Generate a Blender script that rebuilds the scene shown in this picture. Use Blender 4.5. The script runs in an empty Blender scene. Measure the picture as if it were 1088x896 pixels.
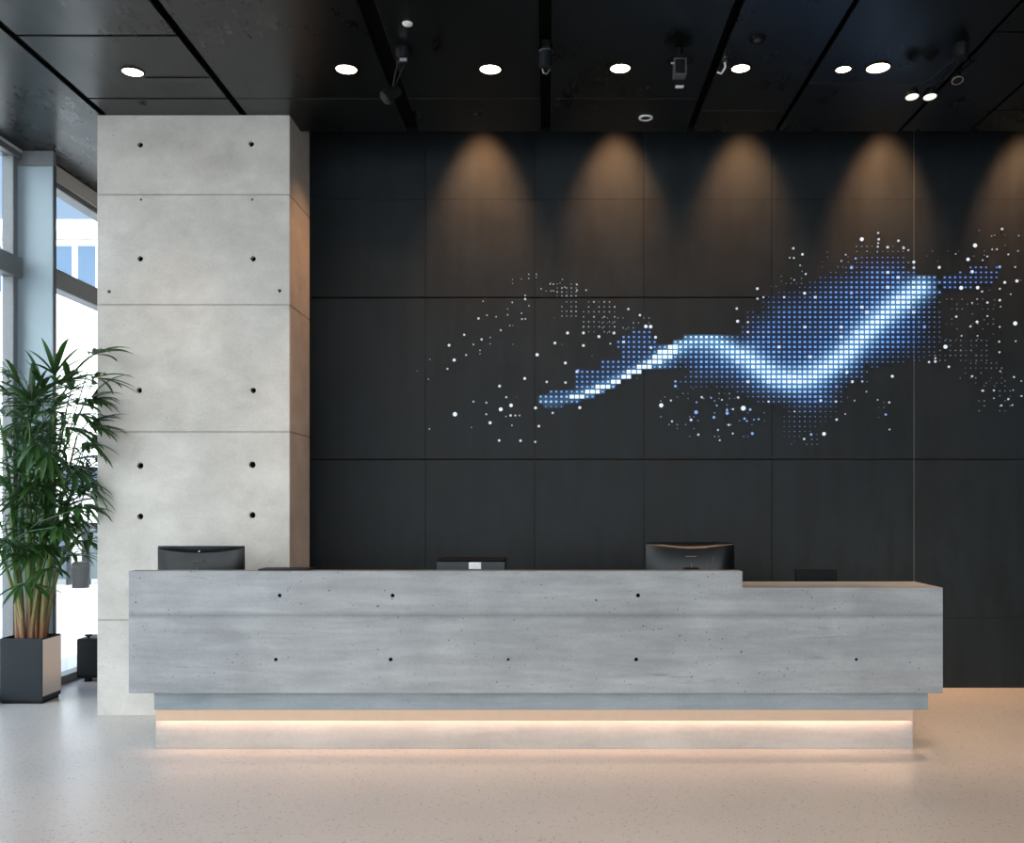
import bpy, bmesh, math, random
from mathutils import Vector, Matrix
R = math.radians
sc = bpy.context.scene
COL = sc.collection
# ------------------------------------------------------------------ camera calibration
F, VX, VY, EYE = 1000.0, 582.0, 535.0, 1.5      # focal length (px of 1088), vanishing point, eye height
def PX(px, d): return (px - VX) * d / F
def PZ(py, d): return EYE + (VY - py) * d / F
CEIL = 4.253
WALL = 7.65

# ------------------------------------------------------------------ helpers
def tag(o, label=None, cat=None, group=None, kind=None):
    if label: o['label'] = label
    if cat: o['category'] = cat
    if group: o['group'] = group
    if kind: o['kind'] = kind
    return o
def empty(name, loc=(0, 0, 0), rz=0):
    o = bpy.data.objects.new(name, None); o.empty_display_size = .1
    o.location = loc; o.rotation_euler = (0, 0, rz); COL.objects.link(o)
    return o
def thing(name, label, cat, loc=(0, 0, 0), rz=0, group=None):
    return tag(empty(name, loc, rz), label, cat, group)
def obj(name, bm, mat, parent=None, smooth=False, loc=None, angle=40):
    me = bpy.data.meshes.new(name)
    bmesh.ops.recalc_face_normals(bm, faces=bm.faces)
    if smooth:
        for f in bm.faces: f.smooth = True
        for e in bm.edges:
            if len(e.link_faces) == 2 and e.calc_face_angle(0) > R(angle): e.smooth = False
    bm.to_mesh(me); bm.free()
    o = bpy.data.objects.new(name, me)
    if mat is not None: me.materials.append(mat)
    COL.objects.link(o)
    if parent is not None: o.parent = parent
    if loc: o.location = loc
    return o
def struct(name, bm, mat, parent=None, smooth=False):
    o = obj(name, bm, mat, parent, smooth)
    o['kind'] = 'structure'
    return o
def box(bm, x0, x1, y0, y1, z0, z1, bev=0, seg=2):
    r = bmesh.ops.create_cube(bm, size=1)
    vs = r['verts']
    for v in vs:
        v.co.x = x0 + (v.co.x + .5) * (x1 - x0)
        v.co.y = y0 + (v.co.y + .5) * (y1 - y0)
        v.co.z = z0 + (v.co.z + .5) * (z1 - z0)
    if bev:
        es = list({e for v in vs for e in v.link_edges})
        bmesh.ops.bevel(bm, geom=es, offset=bev, segments=seg, affect='EDGES', profile=.5)
    return bm
def nb(): return bmesh.new()
def bx(*a, **k): return box(nb(), *a, **k)
def cyl(bm, p0, p1, r0, r1=None, n=20, cap=True):
    r1 = r0 if r1 is None else r1
    p0, p1 = Vector(p0), Vector(p1); d = (p1 - p0)
    m = Matrix.Translation((p0 + p1) / 2) @ d.to_track_quat('Z', 'Y').to_matrix().to_4x4()
    bmesh.ops.create_cone(bm, cap_ends=cap, segments=n, radius1=r0, radius2=r1, depth=d.length, matrix=m)
    return bm
def lathe(bm, prof, c=(0, 0, 0), n=28, m=None):
    """prof: list of (r, z); closed by caps when r==0."""
    rings = []
    for r, z in prof:
        ring = []
        for i in range(n if r > 1e-6 else 1):
            a = 2 * math.pi * i / n
            p = Vector((r * math.cos(a), r * math.sin(a), z))
            if m is not None: p = m @ p
            ring.append(bm.verts.new(p + Vector(c)))
        rings.append(ring)
    for a, b in zip(rings, rings[1:]):
        for i in range(n):
            j = (i + 1) % n
            if len(a) == 1 and len(b) == 1: continue
            if len(a) == 1: bm.faces.new((a[0], b[i], b[j]))
            elif len(b) == 1: bm.faces.new((a[i], a[j], b[0]))
            else: bm.faces.new((a[i], a[j], b[j], b[i]))
    return bm
def prism(bm, pts, axis, a0, a1):
    """extrude a 2D outline along axis ('x','y','z') from a0 to a1"""
    def mk(p, a):
        return {'x': (a, p[0], p[1]), 'y': (p[0], a, p[1]), 'z': (p[0], p[1], a)}[axis]
    A = [bm.verts.new(mk(p, a0)) for p in pts]; B = [bm.verts.new(mk(p, a1)) for p in pts]
    n = len(pts)
    bm.faces.new(A); bm.faces.new(B[::-1])
    for i in range(n):
        j = (i + 1) % n
        bm.faces.new((A[i], B[i], B[j], A[j]))
    bmesh.ops.recalc_face_normals(bm, faces=bm.faces)
    return bm
def tube(bm, pts, rad, n=8):
    pts = [Vector(p) for p in pts]; rings = []
    for i, p in enumerate(pts):
        t = (pts[min(i + 1, len(pts) - 1)] - pts[max(i - 1, 0)]).normalized()
        u = t.cross(Vector((0, 1, 0.01))).normalized(); w = t.cross(u)
        r = rad[i] if isinstance(rad, (list, tuple)) else rad
        rings.append([bm.verts.new(p + (u * math.cos(2 * math.pi * k / n) + w * math.sin(2 * math.pi * k / n)) * r) for k in range(n)])
    for a, b in zip(rings, rings[1:]):
        for k in range(n): bm.faces.new((a[k], a[(k + 1) % n], b[(k + 1) % n], b[k]))
    bm.faces.new(rings[0][::-1]); bm.faces.new(rings[-1])
    return bm
def cut(o, cutter_bm):
    """boolean difference, applied"""
    c = obj('cutter', cutter_bm, None)
    md = o.modifiers.new('cut', 'BOOLEAN'); md.operation = 'DIFFERENCE'; md.object = c; md.solver = 'EXACT'; md.use_self = True
    dg = bpy.context.evaluated_depsgraph_get(); dg.update()
    me = bpy.data.meshes.new_from_object(o.evaluated_get(dg))
    o.modifiers.clear(); old = o.data; nm = old.name; o.data = me; bpy.data.meshes.remove(old); me.name = nm
    cm = c.data; bpy.data.objects.remove(c); bpy.data.meshes.remove(cm)

# ------------------------------------------------------------------ materials
class NT:
    def __init__(s, name):
        s.m = bpy.data.materials.new(name); s.m.use_nodes = True
        s.t = s.m.node_tree; s.n = s.t.nodes; s.l = s.t.links
        s.b = s.n['Principled BSDF']; s.out = s.n['Material Output']
        s.tc = s.n.new('ShaderNodeTexCoord')
    def map(s, scale=(1, 1, 1), loc=(0, 0, 0)):
        m = s.n.new('ShaderNodeMapping'); m.inputs['Scale'].default_value = scale; m.inputs['Location'].default_value = loc
        s.l.new(s.tc.outputs['Object'], m.inputs['Vector']); return m.outputs['Vector']
    def noise(s, vec, scale, detail=4, rough=.55, dist=0):
        t = s.n.new('ShaderNodeTexNoise'); t.inputs['Scale'].default_value = scale; t.inputs['Detail'].default_value = detail
        t.inputs['Roughness'].default_value = rough; t.inputs['Distortion'].default_value = dist
        s.l.new(vec, t.inputs['Vector']); return t.outputs['Fac']
    def voro(s, vec, scale):
        t = s.n.new('ShaderNodeTexVoronoi'); t.inputs['Scale'].default_value = scale
        s.l.new(vec, t.inputs['Vector']); return t.outputs['Distance'], t.outputs['Color']
    def ramp(s, fac, stops):
        r = s.n.new('ShaderNodeValToRGB'); e = r.color_ramp.elements
        while len(e) < len(stops): e.new(.5)
        for el, (p, c) in zip(e, stops):
            el.position = p; el.color = (c, c, c, 1) if isinstance(c, (int, float)) else (*c, 1)
        s.l.new(fac, r.inputs['Fac']); return r.outputs['Color']
    def mix(s, fac, a, b, mode='MIX'):
        m = s.n.new('ShaderNodeMix'); m.data_type = 'RGBA'; m.blend_type = mode
        for sock, v in ((m.inputs['Factor'], fac), (m.inputs['A'], a), (m.inputs['B'], b)):
            if hasattr(v, 'links'): s.l.new(v, sock)
            elif isinstance(v, (int, float)) and sock.type == 'RGBA': sock.default_value = (v, v, v, 1)
            elif isinstance(v, (int, float)): sock.default_value = v
            else: sock.default_value = (*v, 1)
        return m.outputs['Result']
    def math(s, op, a, b=0.0):
        m = s.n.new('ShaderNodeMath'); m.operation = op
        for sock, v in ((m.inputs[0], a), (m.inputs[1], b)):
            if hasattr(v, 'links'): s.l.new(v, sock)
            else: sock.default_value = v
        return m.outputs[0]
    def bump(s, h, strength=.2, dist=.01):
        b = s.n.new('ShaderNodeBump'); b.inputs['Strength'].default_value = strength; b.inputs['Distance'].default_value = dist
        s.l.new(h, b.inputs['Height']); s.l.new(b.outputs['Normal'], s.b.inputs['Normal'])
    def set(s, **k):
        for key, v in k.items():
            sock = s.b.inputs[key.replace('_', ' ')]
            if hasattr(v, 'links'): s.l.new(v, sock)
            elif isinstance(v, tuple): sock.default_value = (*v, 1)
            else: sock.default_value = v
        return s.m

def plain(name, col, rough=.5, metal=0.0, var=.12, scale=30, spec=.5):
    t = NT(name); n = t.noise(t.map(), scale, 3)
    c = t.mix(n, tuple(c * (1 - var) for c in col), tuple(min(1, c * (1 + var)) for c in col))
    return t.set(Base_Color=c, Roughness=rough, Metallic=metal, Specular_IOR_Level=spec)

def concrete(name, lo, hi, streak=(1, 1, 1), pit_scale=28, pit_amt=.5, stain=.3, joints=(), jw=.02, jamt=.4, pits=.55, fpatch=.40):
    t = NT(name)
    v = t.map()
    cloud = t.noise(t.map((1.2, 1.2, 1.2)), 1.6, 5, .6, .4)
    strk = t.noise(t.map(streak), 3.0, 6, .62, .3)
    fine = t.noise(v, 60, 3, .6)
    mixv = t.math('ADD', t.math('MULTIPLY', cloud, .45), t.math('MULTIPLY', strk, .55))
    c = t.mix(t.ramp(mixv, [(.37, 0), (.63, 1)]), lo, hi)
    c = t.mix(.25, c, t.mix(fine, tuple(x * .72 for x in lo), tuple(min(1, x * 1.2) for x in hi)))
    # darker stains with ragged outlines
    st = t.ramp(t.noise(t.map(tuple(x * 1.3 for x in streak), (3, 1, 7)), 2.1, 8, .7, .8), [(.6, 0), (.76, 1)])
    c = t.mix(t.math('MULTIPLY', st, stain), c, tuple(x * .6 for x in lo))
    if joints:
        sp = t.n.new('ShaderNodeSeparateXYZ'); t.l.new(t.tc.outputs['Object'], sp.inputs[0])
        nz = t.noise(t.map((1.6, 1.6, 4), (1, 6, 2)), 3.0, 6, .7)
        for zj in joints:
            dz = t.math('ABSOLUTE', t.math('SUBTRACT', sp.outputs[2], zj))
            band = t.math('SUBTRACT', 1.0, t.math('DIVIDE', dz, t.math('MULTIPLY', nz, jw * 2)))
            band = t.math('MULTIPLY', t.math('MAXIMUM', band, 0.0), jamt)
            c = t.mix(band, c, tuple(x * .35 for x in lo))
    # pores
    d, vc = t.voro(v, pit_scale)
    sel = t.n.new('ShaderNodeSeparateColor'); t.l.new(vc, sel.inputs[0])
    rad = t.math('MULTIPLY', t.math('SUBTRACT', sel.outputs[0], pits), .2)
    pit = t.math('LESS_THAN', d, rad)
    d2, vc2 = t.voro(t.map((1, 1, 1), (5, 2, 1)), pit_scale * 3.2)
    sel2 = t.n.new('ShaderNodeSeparateColor'); t.l.new(vc2, sel2.inputs[0])
    pit2 = t.math('LESS_THAN', d2, t.math('MULTIPLY', t.math('SUBTRACT', sel2.outputs[1], .5), .5))
    patch = t.ramp(t.noise(t.map((1, 1, 1), (9, 4, 2)), 2.4, 3), [(fpatch, 0), (fpatch + .15, 1)])
    pit2 = t.math('MULTIPLY', pit2, patch)
    pit = t.math('MULTIPLY', pit, t.ramp(t.noise(t.map((1, 1, 1), (2, 7, 5)), 1.7, 3), [(.40, 0), (.5, 1)]))
    pits_ = t.math('MAXIMUM', pit, pit2)
    c = t.mix(t.math('MULTIPLY', pits_, pit_amt), c, (.05, .05, .05))
    t.bump(t.math('SUBTRACT', t.math('MULTIPLY', fine, .3), pits_), .25, .004)
    return t.set(Base_Color=c, Roughness=.82, Specular_IOR_Level=.3)

def emit(name, col, strength, sample=True):
    t = NT(name)
    m = t.set(Base_Color=(.8, .8, .8), Emission_Color=col, Emission_Strength=strength)
    if not sample: m.cycles.emission_sampling = 'NONE'
    return m

M = {}
M['column'] = concrete('pale_concrete', (.43, .405, .372), (.63, .60, .56), (1, 1, 1.5), 13, .7, .38, (3.688, 2.907, 2.007, .673), .010, .55, .66, .5)
M['desk'] = concrete('desk_concrete', (.225, .232, .242), (.395, .403, .412), (.55, .55, 4.2), 14, .8, .75, (.839,), .03, .36, .5, .38)
M['plinth'] = concrete('plinth_concrete', (.30, .288, .275), (.44, .42, .40), (.6, .6, 4), 30, .5, .3)
M['ledge'] = concrete('ledge_concrete', (.20, .235, .255), (.34, .375, .40), (.6, .6, 4), 26, .55, .4)
M['hole'] = plain('tie_hole_black', (.003, .003, .003), .9, spec=.02)
def darkpanel(name, lo, hi, rough, metal, rvar=.24, spec=.3, scuffs=.16):
    t = NT(name)
    cl = t.noise(t.map((1, 1, 1)), 1.3, 6, .62, .5)
    st = t.noise(t.map((3.5, 1, .5), (2, 0, 4)), 2.2, 6, .65)
    fine = t.noise(t.map((1, 1, 1)), 55, 3)
    v = t.math('ADD', t.math('MULTIPLY', cl, .5), t.math('MULTIPLY', st, .5))
    c = t.mix(t.ramp(v, [(.43, 0), (.57, 1)]), lo, hi)
    c = t.mix(.3, c, t.mix(fine, tuple(x * .6 for x in lo), tuple(x * 1.25 for x in hi)))
    scuff = t.ramp(t.noise(t.map((1.4, 1, 3), (4, 4, 1)), 3.4, 9, .75, 1.2), [(.64, 0), (.74, 1)])
    c = t.mix(t.math('MULTIPLY', scuff, scuffs), c, tuple(x * 2.6 for x in hi))
    rg = t.math('ADD', rough - rvar / 2, t.math('MULTIPLY', v, rvar))
    t.bump(fine, .06, .003)
    return t.set(Base_Color=c, Roughness=rg, Metallic=metal, Specular_IOR_Level=spec)
M['wall'] = darkpanel('dark_wall_panel', (.0026, .0054, .0074), (.0095, .0160, .0205), .6, 0, .3, .3, .34)
M['wall_gap'] = plain('panel_gap', (.004, .004, .004), .9)
M['ceil'] = darkpanel('dark_ceiling_panel', (.0012, .0016, .0018), (.0034, .0050, .0056), .31, 0, .5, .5, .07)
M['plenum'] = plain('plenum_black', (.003, .003, .003), .95, spec=.1)
def floor_mat():
    t = NT('polished_terrazzo')
    cl = t.noise(t.map(), .7, 5, .6)
    c = t.mix(t.ramp(cl, [(.35, 0), (.65, 1)]), (.57, .54, .515), (.65, .62, .595))
    d, vc = t.voro(t.map(), 70)
    s = t.n.new('ShaderNodeSeparateColor'); t.l.new(vc, s.inputs[0])
    sp = t.math('LESS_THAN', d, t.math('MULTIPLY', t.math('SUBTRACT', s.outputs[0], .30), .66))
    chips = t.mix(s.outputs[1], (.16, .15, .14), (.62, .60, .58))
    c = t.mix(t.math('MULTIPLY', sp, .85), c, chips)
    fine = t.noise(t.map(), 120, 3)
    c = t.mix(.26, c, t.mix(fine, (.2, .19, .18), (.75, .73, .7)))
    scr = t.ramp(t.noise(t.map((1, 6, 1)), 2.0, 8, .8, 2), [(.68, 0), (.74, 1)])
    c = t.mix(t.math('MULTIPLY', scr, .05), c, (.75, .73, .7))
    rg = t.math('ADD', .27, t.math('MULTIPLY', t.noise(t.map((1, 1, 1), (3, 3, 0)), 1.8, 5), .14))
    return t.set(Base_Color=c, Roughness=rg, Specular_IOR_Level=.5)
M['floor'] = floor_mat()
M['frame'] = plain('grey_aluminium', (.17, .18, .19), .45, .1)
M['fin'] = plain('blue_grey_panel', (.31, .39, .44), .5, .1, .06, 2)
M['beam'] = plain('pale_beam', (.52, .51, .49), .7, 0, .05, 4)
M['framedark'] = plain('dark_aluminium', (.05, .055, .06), .4, .3)
M['plaster'] = plain('grey_plaster', (.35, .35, .35), .8)
def glass():
    t = NT('window_glass')
    tr = t.n.new('ShaderNodeBsdfTransparent'); tr.inputs['Color'].default_value = (.93, .97, .98, 1)
    gl = t.n.new('ShaderNodeBsdfGlossy'); gl.inputs['Roughness'].default_value = .02; gl.inputs['Color'].default_value = (.9, .95, 1, 1)
    fr = t.n.new('ShaderNodeFresnel'); fr.inputs['IOR'].default_value = 1.3
    mx = t.n.new('ShaderNodeMixShader')
    t.l.new(t.math('MULTIPLY', fr.outputs[0], .22), mx.inputs[0]); t.l.new(tr.outputs[0], mx.inputs[1]); t.l.new(gl.outputs[0], mx.inputs[2])
    t.l.new(mx.outputs[0], t.out.inputs['Surface'])
    t.n.remove(t.b)
    return t.m
M['glass'] = glass()
M['black'] = plain('black_plastic', (.004, .0043, .0047), .55, spec=.16)
M['shell'] = plain('black_gloss_shell', (.003, .0037, .005), .30, 0, .05, spec=.26)
M['darkgrey'] = plain('dark_grey_metal', (.007, .0085, .010), .45, 0, spec=.2)
M['slate'] = plain('slate_plastic', (.018, .025, .031), .5)
M['silver'] = plain('silver_metal', (.55, .56, .58), .3, .8)
M['white'] = plain('white_plastic', (.8, .8, .8), .5)
M['sticker'] = plain('white_label', (.85, .87, .9), .6)
M['steel'] = plain('brushed_fixture', (.16, .165, .17), .35, .6)
M['planter'] = plain('planter_slate', (.009, .0135, .0175), .5, 0, .06, spec=.25)
M['soil'] = plain('soil', (.03, .02, .014), .95, 0, .6, 80)
M['warm_channel'] = plain('beige_lit_channel', (.60, .41, .29), .6, 0, .06, 20)  # beige cover, with warm light bounced off the floor put into its colour
WARM = (1.0, .66, .42)
M['lamp'] = emit('lamp_lens', (1.0, .78, .52), 14)
M['lamp_pale'] = emit('spot_lens', (1.0, .93, .80), .95)
M['strip'] = emit('led_strip', (1.0, .62, .41), 17)

# ------------------------------------------------------------------ room shell
XL, XL1, XR, YF, YB = -4.04, -4.14, 6.2, -4.0, 9.5
struct('floor', bx(-4.3, XR, YF - .2, YB + .2, -.12, 0), M['floor'])

def panel_grid(bm, xs, zs, y0, y1, gx, gz, bev=.0012):
    for i in range(len(xs) - 1):
        for j in range(len(zs) - 1):
            box(bm, xs[i] + gx[i] / 2, xs[i + 1] - gx[i + 1] / 2, y0, y1, zs[j] + gz[j] / 2, zs[j + 1] - gz[j + 1] / 2, bev, 1)
# back wall: rows of dark panels; the upper-right field has no joint at 3.175
wb = nb()
thin, wide = .0022, .014
xs = [-2.9, -1.95, PX(452, WALL), PX(568, WALL), PX(684, WALL), PX(820, WALL), PX(971, WALL), 4.12, 5.2, XR]
g = [0, thin, thin, thin, thin, .004, .006, thin, thin, 0]
z_low, z_mid, z_hi, z_top = PZ(657, WALL), PZ(488.5, WALL), PZ(316.5, WALL), PZ(212, WALL)
for i in range(len(xs) - 1):
    right = i >= 5
    if right: zs, gz = [0, z_low, z_mid, z_top, 5.0], [0, thin, .012, thin, 0]
    else: zs, gz = [0, z_low, z_mid, z_hi, z_top, 5.0], [0, thin, .012, wide, thin if i > 1 else .001, 0]
    if i == 4: gz[3] = wide
    panel_grid(wb, xs[i:i + 2], zs, WALL, WALL + .03, g[i:i + 2], gz)
wall_back = struct('wall_back', wb, M['wall'])
struct('wall_core', bx(-2.9, XR, WALL + .031, WALL + .25, 0, 5.1), M['wall_gap'], wall_back)
struct('trim_1', bx(PX(971, WALL) - .003, PX(971, WALL) + .003, WALL - .003, WALL + .02, 0, 5.0), plain('joint_strip', (.085, .09, .09), .4, .3))

# ceiling: panels between deep black joints; it stops short of the back wall (wall-washer slot)
SLOT = 6.97
cb = nb()
def cpanel(x0, x1, y0, y1): box(cb, x0, x1, y0, y1, CEIL, CEIL + .025, .003, 1)
y6, yA, yB2 = 6.40, 5.54, 6.08
J = .012
cpanel(-4.3, -3.17, YF, YB)                              # bay along the glazing
X1, X2, X3, X4, X5, X6, X7 = -3.135, -2.155, -1.0, -.015, 1.05, 1.69, 2.6
ys = [YF, -1, 1.6, 4.0]
def strip_(x0, x1, cuts, gl, gr, jy=.012):
    a = x0 + gl; b = x1 - gr
    cs = [YF] + cuts + [SLOT]
    for p, q in zip(cs, cs[1:]): cpanel(a, b, p + jy / 2, q - jy / 2)
strip_(X1, X2, [0, 3.0, yA, y6], .012, .025, .022)
strip_(X2, X3, [0, 3.0, y6], .025, .05, .006)
strip_(X3, X4, [0, 3.0, y6], .05, .036, .006)
strip_(X4, X5, [0, 3.0, y6], .036, .026, .006)
strip_(X5, X6, [0, 3.0, 6.6], .026, .016, .006)
strip_(X6, X7, [0, 3.0, 6.16], .016, .012, .006)
strip_(X7, 3.12, [0, 3.0, 5.5], .012, .01, .02)
strip_(3.12, 4.3, [0, 3.0, 6.59], .01, .012, .015)
strip_(4.3, XR, [0, 3.0, 5.5], .012, 0, .015)
ceiling = struct('ceiling', cb, M['ceil'])
pb = nb()
box(pb, -4.3, -3.17, YF, YB, CEIL + .026, CEIL + .07)
box(pb, -3.17, XR, YF, SLOT - .015, CEIL + .06, CEIL + .10)      # black void above the joints
box(pb, -3.17, XR, SLOT - .014, SLOT, CEIL + .026, 5.0)          # riser of the slot
box(pb, -3.17, XR, SLOT - .014, WALL + .03, 5.0, 5.1)            # lid of the slot
box(pb, -3.17, -3.15, YF, SLOT - .016, CEIL + .026, CEIL + .06)
box(pb, -3.20, -3.171, SLOT, WALL + .2, CEIL + .071, 5.1)
struct('ceiling_void', pb, M['plenum'], ceiling)
cj = nb()                                                         # short open joint beside the downlight over the column
box(cj, -2.60, X2 - .03, yB2 - .006, yB2 + .006, CEIL - .003, CEIL + .001)
struct('ceiling_joint', cj, M['plenum'], ceiling)

struct('wall_right', bx(XR, XR + .15, YF, WALL + .25, 0, 5.1), M['wall'])
rw = nb()
box(rw, -2.9, -2.75, WALL + .26, YB, 0, 4.25)
struct('wall_passage', rw, plain('cream_plaster', (.66, .58, .50), .8, 0, .04, 3))
struct('wall_end', bx(-4.3, -2.6, YB + .01, YB + .16, 0, 4.25), M['plaster'])

# left glazing: head beam, transom, sill, mullions and panes
def glazing(name, x, y0, y1, mull, zt, wm=.05, head=True):
    fb = nb()
    box(fb, x - .07, x + .05, y0, y1, 3.25, 3.41, .006, 1)               # transom
    box(fb, x - .09, x + .03, y0, y1, 0.0, .07, .004, 1)                 # sill
    for m in mull:
        box(fb, x - .06, x + .03, m - wm / 2, m + wm / 2, .07, 3.25, .004, 1)
        box(fb, x - .06, x + .03, m - wm / 2, m + wm / 2, 3.41, zt, .004, 1)
    w = struct(name, fb, M['frame'])
    struct('head_beam', bx(x - .10, x + .05, y0, y1, zt + .05, CEIL - .002, .004, 1), M['beam'], w)
    struct('head_rail', bx(x - .08, x + .04, y0, y1, zt, zt + .049, .004, 1), M['frame'], w)
    edges = sorted(set([y0] + list(mull) + [y1]))
    for a, b in zip(edges, edges[1:]):
        if b - a < .1: continue
        for z0, z1 in ((.07, 3.25), (3.41, zt)):
            struct('pane', bx(x - .022, x - .012, a, b, z0, z1), M['glass'], w)
    return w
glazing('window_1', XL1, YF, 7.335, [YF + .03, -1.8, .4, 2.6, 4.7, 7.27], 4.18, .06)
glazing('window_2', XL, 7.39, YB, [7.46, YB - .03], 4.07, .06)
fin = struct('trim_2', bx(-4.20, PX(56.5, 7.34), 7.34, 7.375, 0, 4.135, .006, 1), M['fin'])
struct('edge_strip', bx(PX(56.5, 7.34) + .0005, PX(56.5, 7.34) + .006, 7.338, 7.377, 0, 4.135), M['framedark'], fin)
struct('fin_head', bx(-4.20, PX(57, 7.34), 7.335, 7.38, 4.137, CEIL - .002, .003, 1), M['frame'], fin)
# front (street) side behind the camera: glazed wall with posts
fw = nb()
box(fw, -4.2, XR, YF - .16, YF - .01, 4.0, 5.1)
box(fw, -4.2, XR, YF - .16, YF - .01, 0, .08)
for x in (-4.17, -1.6, 1.0, 3.6, 6.15): box(fw, x - .04, x + .04, YF - .15, YF - .02, .081, 3.999)
wfr = struct('window_3', fw, M['frame'])
for a, b in ((-4.13, -1.64), (-1.56, .96), (1.04, 3.56), (3.64, 6.11)):
    struct('pane', bx(a, b, YF - .09, YF - .08, .08, 4.0), M['glass'], wfr)
struct('roof', bx(-4.3, XR + .15, YF - .2, YB + .2, 5.11, 5.3), M['plaster'])
struct('wall_left', bx(-4.3, -4.15, YF - .2, YB + .2, CEIL + .08, 5.1), M['frame'])

# ------------------------------------------------------------------ concrete column
CX0, CX1, CY0, CY1 = PX(103, 6.67), PX(308, 6.67), 6.67, 7.22
cbm = prism(nb(), [(CY0, 0), (CY1, 0), (CY1, 4.99), (SLOT + .012, 4.99), (SLOT + .012, CEIL - .002), (CY0, CEIL - .002)], 'x', CX0, CX1)
es = [e for e in cbm.edges if abs(e.verts[0].co.z - e.verts[1].co.z) > 1 and e.verts[0].co.y < CY0 + .01]
bmesh.ops.bevel(cbm, geom=es, offset=.008, segments=2, affect='EDGES', profile=.5)
column = obj('column', cbm, M['column']); column['kind'] = 'structure'
tag(column, 'tall pale bare concrete column with round tie holes, behind the left end of the desk')
col_holes = [(149, 154, .02), (267, 153, .02), (150, 212, .009), (268, 212, .009), (149, 275, .02), (269, 275, .02),
             (116, 310, .012), (297, 309, .013), (148, 415, .02), (269, 415, .021), (149, 495, .023), (268, 494, .025),
             (149, 549, .023), (268, 547.5, .024)]
cb_ = nb()
for px, py, r in col_holes:
    cyl(cb_, (PX(px, CY0), CY0 - .02, PZ(py, CY0)), (PX(px, CY0), CY0 + .025, PZ(py, CY0)), r, r * .92, 24)
for y, h in ((207, .006), (324, .006), (459, .006), (659, .003)):
    z = PZ(y, CY0)
    prism(cb_, [(CX0 - .05, CY0 - .05), (CX1 + .05, CY0 - .05), (CX1 + .05, CY1 + .05), (CX1 - .004, CY1 + .05), (CX1 - .004, CY0 + .004), (CX0 - .05, CY0 + .004)], 'z', z - h / 2, z + h / 2)
cut(column, cb_)
for px, py, r in col_holes:
    x, z = PX(px, CY0), PZ(py, CY0)
    hb = lathe(nb(), [(0, .010), (r * .5, .008), (r * .86, .001), (r * .9, -.004)], n=24, m=Matrix.Rotation(R(90), 4, 'X'))
    obj('tie_hole', hb, M['hole'], column, True, (x, CY0 + .0245, z))

# ------------------------------------------------------------------ reception desk
DY = 5.555
DX0, DX1, DXS = PX(136.5, DY), PX(1002, DY), PX(789, DY)
DZ0, DZ1, DZ2 = PZ(737, DY), PZ(607, DY), PZ(624.5, DY)
desk = thing('reception_desk', 'long grey concrete reception desk with a glowing strip under its front', 'desk', ((DX0 + DX1) / 2, DY + .3, 0))
ox, oy = desk.location.x, desk.location.y
def dpart(name, bm, mat, parent=None, smooth=False):
    bmesh.ops.translate(bm, verts=bm.verts, vec=(-ox, -oy, 0))
    return obj(name, bm, mat, parent or desk, smooth)
db = prism(nb(), [(DX0, DZ0), (DX1, DZ0), (DX1, DZ2), (DXS, DZ2), (DXS, DZ1), (DX0, DZ1)], 'y', DY, DY + .10)
bmesh.ops.bevel(db, geom=list(db.edges), offset=.004, segments=2, affect='EDGES', profile=.5)
counter = dpart('counter_front', db, M['desk'])
desk_holes = [(297, 633, .0125), (417, 633, .0125), (678, 633, .013), (293, 701, .011), (415, 701, .0125), (540, 701, .009), (676, 701, .0125), (910, 701, .010)]
cb_ = nb()
for px, py, r in desk_holes:
    cyl(cb_, (PX(px, DY) - ox, DY - .02 - oy, PZ(py, DY)), (PX(px, DY) - ox, DY + .02 - oy, PZ(py, DY)), r, r * .92, 24)
zj = PZ(654, DY)
box(cb_, DX0 - .05 - ox, DX1 + .05 - ox, DY - .05 - oy, DY + .003 - oy, zj - .002, zj + .002)
bpy.context.view_layer.update()
desk_keep = counter.parent; counter.parent = None
cut(counter, cb_)
counter.parent = desk_keep
for px, py, r in desk_holes:
    hb = lathe(nb(), [(0, .009), (r * .5, .007), (r * .86, .001), (r * .9, -.003)], n=20, m=Matrix.Rotation(R(90), 4, 'X'))
    obj('tie_hole', hb, M['hole'], counter, True, (PX(px, DY) - ox, DY + .013 - oy, PZ(py, DY)))
dpart('counter_top', bx(DX0 + .004, DX1, DY + .1005, DY + .43, DZ0, DZ2, .003, 1), M['desk'])
LY = 5.69; PY = 5.747
LX0, LX1 = PX(163.5, LY), PX(986, LY)
PX0, PX1 = PX(165, PY), PX(970, PY)
lz = PZ(754.5, LY)
dpart('ledge', bx(LX0, LX1, LY, 6.5, lz, DZ0 - .0005, .003, 1), M['ledge'])
cz0, cz1 = PZ(766, PY - .045), lz - .0005
dpart('plinth', bx(PX0, PX1, PY, 6.35, 0, lz - .001, .003, 1), M['plinth'])
lb = bx(PX0 + .021, PX1 - .019, PY - .045, PY - .0005, cz0 + .006, cz1)
box(lb, PX0 + .021, PX1 - .019, PY - .045, PY - .043, cz0, cz0 + .006)
dpart('light_channel', lb, M['warm_channel'])
dpart('led_strip', bx(PX0 + .024, PX1 - .022, PY - .042, PY - .024, cz0 + .0005, cz0 + .0058), M['strip'])
dpart('work_surface', bx(DX0 + .03, DX1 - .05, DY + .431, 6.60, .70, .735, .004, 1), plain('work_surface_grey', (.10, .10, .10), .5))
dpart('back_panel', bx(DX0 + .05, DX1 - .07, 6.505, 6.53, .02, .699), M['darkgrey'])

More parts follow.
